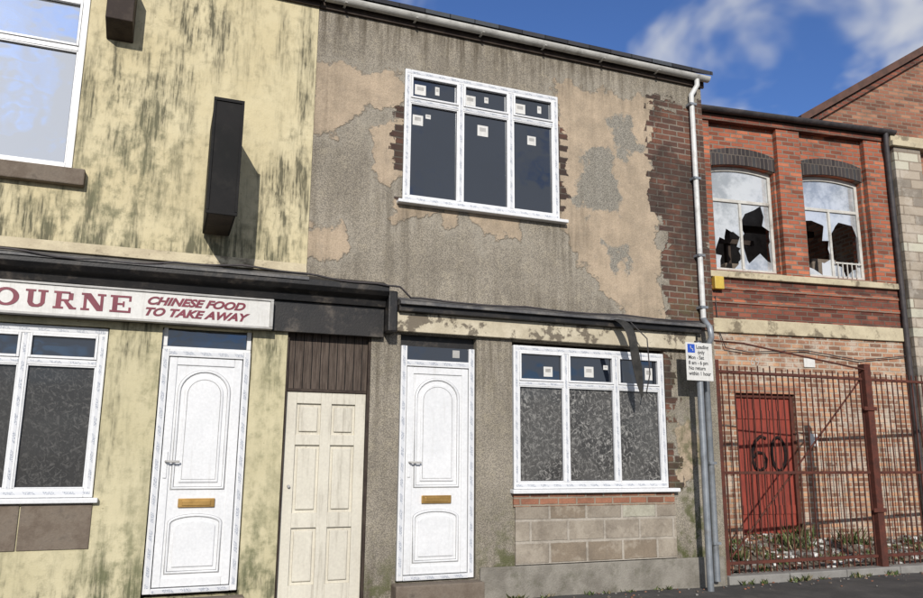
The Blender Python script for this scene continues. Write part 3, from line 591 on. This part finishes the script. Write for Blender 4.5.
six=[(2.29,.26),(2.20,.29),(2.10,.21),(2.05,.08),(2.04,-.06),(2.08,-.18),(2.17,-.22),(2.26,-.16),(2.28,-.05),(2.23,.04),(2.14,.05),(2.06,-.02)]
zero=[(2.50+.12*math.cos(t*math.pi/8),.03+.25*math.sin(t*math.pi/8)) for t in range(17)]
tube("graffiti_number",[[(q[0],.088,q[1]) for q in six],[(q[0],.088,q[1]) for q in zero]],.027,M['sprayblack'],WD,False,1)
text("graffiti_number","69",.17,(2.05,-.004,1.36),M['chalk'],B,ext=.0005,off=-.001)
boxes("meter_box",[(2.98,3.12,-.04,0,.15,.34)],M['signwhite'],B,.006)
box("wall_plate",3.0,3.20,-.02,0,1.36,1.50,M['signwhite'],B,.004)
tube("wall_cable",[[(1.5,-.02,2.4),(1.52,-.02,1.9),(1.6,-.06,1.6),(2.0,-.05,1.55),(3.0,-.05,1.62),(4.0,-.05,1.5),(4.9,-.05,1.6)]],.008,M['darkpipe'],B)
box("alarm_box",1.46,1.62,-.10,0,2.50,2.699,M['alarm'],B,.01)
box("upper_floor",U0,U1,.41,5,2.3,2.5,M['interior'],B); box("interior_back_wall",U0,U1,2.4,2.6,2.5,5.4,M['interior'],B)
boxes("end_walls",[(U0,U0+.2,.41,4.8,-1.6,5.4),(U1-.2,U1,.41,4.8,-1.6,5.4)],M['brick_low'],B)
# roof in two pieces; unseen gap added between them to light the interior
def roof_piece(u0,u1,y0,y1):
    z=lambda y:5.50+(y+.12)*.188
    mesh_obj("roof",[(u0,y0,z(y0)),(u1,y0,z(y0)),(u1,y1,z(y1)),(u0,y1,z(y1)),(u0,y0,z(y0)-.06),(u1,y0,z(y0)-.06),(u1,y1,z(y1)-.06),(u0,y1,z(y1)-.06)],BF,M['slate'],B)
roof_piece(U0-.05,U1+.05,-.12,.95); roof_piece(U0-.05,U1+.05,2.3,5.2)
gutter("gutter",U0,U1+.1,-.10,5.47,.07,M['darkpipe'],B); box("gutter_fascia",U0,U1,-.03,.099,5.401,5.44,M['darkwood'],B)
tube("downpipe",[[(4.92,-.10,5.42),(4.92,-.09,5.2),(4.95,-.06,5.0),(4.95,-.06,-1.1)]],.045,M['darkpipe'],B)
boxes("roof_truss",[(U0,U1,1.6,1.75,5.0,5.15),(1.9,2.0,1.0,1.1,2.5,5.3),(3.9,4.02,1.4,1.5,2.5,5.3),(2.9,4.4,1.2,1.3,3.9,4.0),(2.3,2.38,.8,.88,2.5,5.3),(1.6,2.8,.75,.80,3.5,3.58)],M['darkwood'],B)
boxes("stored_clutter",[(3.9,4.4,.7,1.1,2.5,3.35),(3.4,3.8,.9,1.2,2.5,3.0),(2.2,2.7,.7,1.0,2.5,3.15)],M['stone'],B,.02)
def old_window(name,a,b,seed):
    W=empty(name);W.parent=B; y=.20; fw=.055
    zb=2.86; zs=4.56; f=lambda t: zs+RISE*(1-((t-(a+b)/2)/((b-a)/2))**2)
    L=[(a,a+fw,y,y+.06,zb,zs+.03),(b-fw,b,y,y+.06,zb,zs+.03),(a+fw,b-fw,y,y+.06,zb,zb+.06),(a+fw,b-fw,y+.001,y+.06,4.02,4.07)]
    mx=a+(b-a)*.5; L.append((mx-.022,mx+.022,y+.004,y+.056,zb+.06,4.02))
    boxes("frame",L,M['oldframe'],W,.004)
    n=12; P=[(a+(b-a)*k/n,f(a+(b-a)*k/n)-.07) for k in range(n+1)]+[(b-(b-a)*k/n,f(b-(b-a)*k/n)) for k in range(n+1)]
    prism("arched_head",P,y+.002,y+.06,M['oldframe'],W)
    P=[(a+fw,4.07),(b-fw,4.07)]+[(b-fw-(b-a-2*fw)*k/n,f(b-fw-(b-a-2*fw)*k/n)-.06) for k in range(n+1)]
    prism("top_pane",P,y+.03,y+.034,M['oldglass'],W)
    return W,(a+fw,mx-.022,mx+.022,b-fw,zb+.06,4.02,y)
def broken_pane(W,x0,x1,z0,z1,y,hc,hr,seed):
    """glass sheet with an irregular smashed hole: angular shards of varied length left round the edge"""
    r=random.Random(seed); cx,cz=hc; V=[];F=[]
    def border(t):
        dx,dz=math.cos(t),math.sin(t); k=1e9
        if dx>1e-9: k=min(k,(x1-cx)/dx)
        if dx<-1e-9: k=min(k,(x0-cx)/dx)
        if dz>1e-9: k=min(k,(z1-cz)/dz)
        if dz<-1e-9: k=min(k,(z0-cz)/dz)
        return k,dx,dz
    corners=[math.atan2(q-cz,p-cx)%(2*math.pi) for p in (x0,x1) for q in (z0,z1)]
    t=0; A=[]
    while t<2*math.pi-.1: A.append((t,r.uniform(.8,1.2) if len(A)%2 else r.uniform(.5,1.0))); t+=r.uniform(.2,.62)
    A.append((2*math.pi,A[0][1]))
    def radf(t):
        for (ta,ra),(tb,rb) in zip(A[:-1],A[1:]):
            if ta<=t<=tb: return ra+(rb-ra)*(t-ta)/(tb-ta)
        return 1
    ang=sorted([q[0] for q in A[:-1]]+corners)
    for t in ang:
        k,dx,dz=border(t); rad=radf(t); kk=rad/math.hypot(dx/hr[0],dz/hr[1]); kk=min(kk,k*.99)
        V+=[(cx+dx*kk,y,cz+dz*kk),(cx+dx*k,y,cz+dz*k)]
    m=len(ang)
    for i in range(m): j=(i+1)%m; F.append((2*i,2*i+1,2*j+1,2*j))
    o=mesh_obj("broken_pane",V,F,M['oldglass'],W); s=o.modifiers.new("s",'SOLIDIFY'); s.thickness=.003
W,(a0,a1,a2,a3,z0_,z1_,yy)=old_window("broken_window",w1[0],w1[1],3)
broken_pane(W,a0,a1,z0_,z1_,yy+.03,(a0+.32,z0_+.30),(.26,.36),4); broken_pane(W,a2,a3,z0_,z1_,yy+.03,(a2+.25,z0_+.58),(.34,.56),9)
W,(a0,a1,a2,a3,z0_,z1_,yy)=old_window("broken_window",w2[0],w2[1],5)
broken_pane(W,a0,a1,z0_,z1_,yy+.03,(a0+.24,z0_+.46),(.34,.56),12); broken_pane(W,a2,a3,z0_,z1_,yy+.03,(a2+.27,z0_+.50),(.33,.52),15)
boxes("window_guard_bars",[(a2+.04+.09*i,a2+.055+.09*i,yy-.03,yy-.015,z0_-.02,z0_+.24) for i in range(5)]+[(a2,a3,yy-.028,yy-.017,z0_+.21,z0_+.235)],M['oldframe'],W)
# ================================================================== GABLED BUILDING beyond
G=empty("gabled_building",(6.3,2.0,0),ang)
box("front_wall",5.06,12,.02,1.3,-1.6,5.20,M['brick_gable'],G)
for a in (5.06,6.9,9.2): box("stone_pilaster",a,a+.55,-.10,.019,-1.6,5.199,M['brick_buff'],G,.006)
boxes("stone_cornice",[(5.0,12,-.16,1.3,5.20,5.30),(5.02,12,-.10,1.3,5.301,5.42)],M['palestone'],G,.01)
boxes("stone_band",[(5.62,6.89,-.04,.019,2.6,2.75),(7.46,9.19,-.04,.019,2.6,2.75)],M['palestone'],G,.01)
upvc_window("window",7.6,9.0,2.9,4.4,[8.3],4.0,-.06,G,M['glass'],M['glass'],(),tape=False)
prism("gable_wall",[(4.2,5.4),(15.6,5.4),(15.6,6.1),(9.9,9.5),(4.66,6.30),(4.2,6.0)],1.0,1.299,M['brick_gable'],G)
def slope(name,p,q,y0,y1,t,mat):
    (x0,z0),(x1,z1)=p,q
    mesh_obj(name,[(x0,y0,z0),(x1,y0,z1),(x1,y1,z1),(x0,y1,z0),(x0,y0,z0+t),(x1,y0,z1+t),(x1,y1,z1+t),(x0,y1,z0+t)],BF,mat,G)
slope("roof_slope",(4.1,5.95),(9.9,9.51),.98,7,.08,M['slate']); slope("roof_slope",(9.9,9.51),(15.8,5.99),.98,7,.08,M['slate'])
slope("verge_capping",(4.05,5.93),(9.9,9.53),.86,1.02,.15,M['terracotta']); slope("verge_capping",(9.9,9.53),(15.8,5.99),.86,1.02,.15,M['terracotta'])
slope("verge_moulding",(4.1,5.83),(9.9,9.41),.93,1.0,.10,M['brick_band'])
box("back_block",4.7,12,1.3,7,-1.6,5.9,M['brick_gable'],G)
# ================================================================== FENCE
FN=empty("iron_railing_fence")
bars=[]
xs=np.arange(6.40,11.6,.095)
for i,x in enumerate(xs):
    j=random.uniform(-.006,.006); top=1.10+random.uniform(-.02,.02)
    bars.append((x+j,x+j+.012,.10,.112,-1.36,top))
boxes("vertical_bars",bars,M['rust'],FN)
boxes("rails",[(6.30,8.70,.085,.129,z,z+.035) for z in (1.0,-.22,-1.26)]+[(8.83,11.7,.085,.129,z,z+.035) for z in (1.0,-.22,-1.26)],M['rust'],FN,.003)
boxes("posts",[(6.28,6.35,.07,.14,-1.5,1.16),(8.72,8.83,.05,.16,-1.5,1.22),(11.7,11.82,.05,.17,-1.5,1.2)],M['rust'],FN,.005)
tube("stay_bar",[[(6.75,.07,1.38),(8.74,.06,1.14)],[(6.75,.07,1.38),(6.55,.4,1.45),(6.4,1.6,1.5)],[(6.40,.13,-1.2),(8.70,.13,1.0)]],.012,M['rust'],FN)
boxes("gate_hinges",[(8.64,8.86,.03,.05,z,z+.05) for z in (.6,-.7)],M['rust'],FN,.003)
boxes("kerb_stones",[(6.27+.9*i,6.27+.9*i+.89,.0,.22,-1.6,-1.37) for i in range(7)],M['kerb'],empty("fence_kerb"),.012)
# ================================================================== GROUND
mesh_obj("ground",[(-300,-300,-1.62),(300,-300,-1.62),(300,300,-1.62),(-300,300,-1.62)],[(0,1,2,3)],M['soil'])
box("road",-80,80,-9.5,-2.12,-1.7,-1.585,M['road'])
KB=empty("kerb")
boxes("kerb_stones",[(-20+.915*i,-20+.915*i+.91,-2.118,-1.99,-1.7,GZ+.002) for i in range(46)],M['kerb'],KB,.012)
def pave():
    nx,ny=160,12; V=[];F=[]
    for j in range(ny+1):
        for i in range(nx+1):
            x=-20+42*i/nx; y=-1.988+2.0*j/ny; V.append((x,y,GZ+.006*math.sin(x*1.7+y)+.004*math.sin(x*5.1-y*3)))
    for j in range(ny):
        for i in range(nx): k=j*(nx+1)+i; F.append((k,k+1,k+nx+2,k+nx+1))
    mesh_obj("pavement",V,F,M['asphalt'])
pave()
def yard():
    V=[];F=[];nx,ny=90,30; r=random.Random(2)
    for j in range(ny+1):
        for i in range(nx+1):
            x=6.26+6*i/nx; y=.2+2.2*j/ny; t=j/ny
            V.append((x,y,-1.40+.25*min(1,t*1.2)+.03*math.sin(x*3+y*4)+.02*math.sin(x*9)*math.sin(y*7)+r.uniform(-.012,.012)))
    for j in range(ny):
        for i in range(nx): k=j*(nx+1)+i; F.append((k,k+1,k+nx+2,k+nx+1))
    mesh_obj("yard_ground",V,F,M['soil'],smooth=True)
yard()
def yz(x,y): t=(y-.2)/2.2; return -1.40+.25*min(1,t*1.2)+.03*math.sin(x*3+y*4)+.02*math.sin(x*9)*math.sin(y*7)
def weeds():
    V=[];F=[];MI=[]; r=random.Random(11)
    def leaf(x,y,z,h,w,az,lean,mi):
        n=len(V); dx,dy=math.cos(az),math.sin(az); px,py=-dy,dx
        V.extend([(x-px*w,y-py*w,z),(x+px*w,y+py*w,z),(x+dx*lean*.5+px*w*.8,y+dy*lean*.5+py*w*.8,z+h*.6),(x+dx*lean*.5-px*w*.8,y+dy*lean*.5-py*w*.8,z+h*.6),(x+dx*lean,y+dy*lean,z+h)])
        F.extend([(n,n+1,n+2,n+3),(n+3,n+2,n+4)]); MI.extend([mi,mi])
    def clump(x,y,z,R,h,n):
        for _ in range(n):
            a=r.uniform(0,6.28); d=R*math.sqrt(r.random()); hh=h*r.uniform(.4,1.1)
            leaf(x+d*math.cos(a),y+d*math.sin(a),z-.01,hh,r.uniform(.004,.016),r.uniform(0,6.28),hh*r.uniform(.4,1.3),0 if r.random()<.7 else 1)
    for _ in range(75):
        x=r.uniform(6.35,11.5); y=.3+1.8*r.random()**.8; clump(x,y,yz(x,y),r.uniform(.05,.20),r.uniform(.04,.13),r.randint(20,55))
    for _ in range(6):
        x=r.choice([r.uniform(6.5,7.2),r.uniform(8.4,9.6)]); y=r.uniform(.3,1.6); clump(x,y,yz(x,y),.2,.24,70)
    for _ in range(26):
        x=r.uniform(3.2,9); clump(x,-.04 if x<6.2 else -.03,GZ,r.uniform(.03,.08),r.uniform(.03,.09),18)
    o=mesh_obj("weeds",V,F,[M['weed'],M['deadweed']])
    for p,m in zip(o.data.polygons,MI): p.material_index=m
weeds()
def rubble():
    V=[];F=[];MI=[];r=random.Random(21)
    def stone(x,y,z,s,mi):
        n=len(V); a=r.uniform(0,6.28); c,sn=math.cos(a),math.sin(a)
        for q in bverts(-1,1,-1,1,-.5,.6):
            k=[q[0]*s*r.uniform(.6,1.1),q[1]*s*r.uniform(.5,.9),q[2]*s*r.uniform(.6,1.1)]
            V.append((x+k[0]*c-k[1]*sn,y+k[0]*sn+k[1]*c,z+k[2]))
        F.extend([tuple(i+n for i in f) for f in BF]); MI.extend([mi]*6)
    for _ in range(900):
        x=r.uniform(6.3,11.5); y=r.uniform(.25,2.1); stone(x,y,yz(x,y)+.01,r.uniform(.008,.05),r.choice([0,0,1,2,3]))
    for _ in range(140):
        x=r.uniform(3,10); y=-.02-abs(r.gauss(0,.18)); stone(x,y,GZ+.008,r.uniform(.004,.016),r.choice([0,1,3]))
    o=mesh_obj("rubble",V,F,[M['kerb'],M['brick_strip'],M['signwhite'],M['stone']])
    for p,m in zip(o.data.polygons,MI): p.material_index=m
rubble()
# ================================================================== SKY + SUN
to_sun=Vector((-.32,-1,.50)).normalized()
elev=math.asin(to_sun.z); az=math.atan2(to_sun.x,to_sun.y)
w=bpy.data.worlds.new("World"); scene.world=w; w.use_nodes=True; nt=w.node_tree; bg=nt.nodes["Background"]
sky=nt.nodes.new("ShaderNodeTexSky"); sky.sky_type='NISHITA'; sky.sun_disc=False; sky.sun_elevation=elev; sky.sun_rotation=az%(2*math.pi); sky.air_density=1.0; sky.dust_density=.4; sky.ozone_density=2.5
tc=nt.nodes.new("ShaderNodeTexCoord"); sp=nt.nodes.new("ShaderNodeSeparateXYZ"); nt.links.new(tc.outputs["Generated"],sp.inputs[0])
zz=mth(nt,'ADD',mth(nt,'MAXIMUM',sp.outputs[2],0),.30)
pv=comb(nt,mth(nt,'DIVIDE',sp.outputs[0],zz),mth(nt,'DIVIDE',sp.outputs[1],zz),3.0)
cn=noise(nt,pv,3.0,4.5,.58,.4); cn=mth(nt,'SUBTRACT',cn,mth(nt,'MULTIPLY',sp.outputs[1],.085)); cm=sstep(nt,cn,.43,.60)
skyc=mix(nt,1.0,sky.outputs[0],(.66,.86,1.28),'MULTIPLY')
col=mix(nt,mth(nt,'MULTIPLY',cm,.92),skyc,(6.4,6.6,7.0))
nt.links.new(col,bg.inputs["Color"]); bg.inputs["Strength"].default_value=.10
sl=bpy.data.lights.new("sun",'SUN'); sl.energy=4.1; sl.angle=math.radians(.5); sl.color=(1,.955,.89); so=bpy.data.objects.new("sun",sl); link(so)
so.rotation_euler=to_sun.to_track_quat('Z','Y').to_euler(); so.location=(-5,-20,15)
# ================================================================== CAMERA
p,yw,r_=[math.radians(v) for v in (11.306,20.962,.458)]
f=Vector((math.sin(yw)*math.cos(p),math.cos(yw)*math.cos(p),math.sin(p))); rt=Vector((math.cos(yw),-math.sin(yw),0)); up=rt.cross(f)
R=math.cos(r_)*rt+math.sin(r_)*up; Uv=-math.sin(r_)*rt+math.cos(r_)*up
cd=bpy.data.cameras.new("camera"); cd.sensor_width=36; cd.lens=772.4/923*36; cd.clip_end=2000; cd.clip_start=.05
co=bpy.data.objects.new("camera",cd); link(co)
co.matrix_world=Matrix((( R.x,Uv.x,-f.x,0),(R.y,Uv.y,-f.y,-7.637),(R.z,Uv.z,-f.z,0),(0,0,0,1)))
scene.camera=co
scene.view_settings.view_transform='Standard'; scene.view_settings.look='None'; scene.view_settings.exposure=0
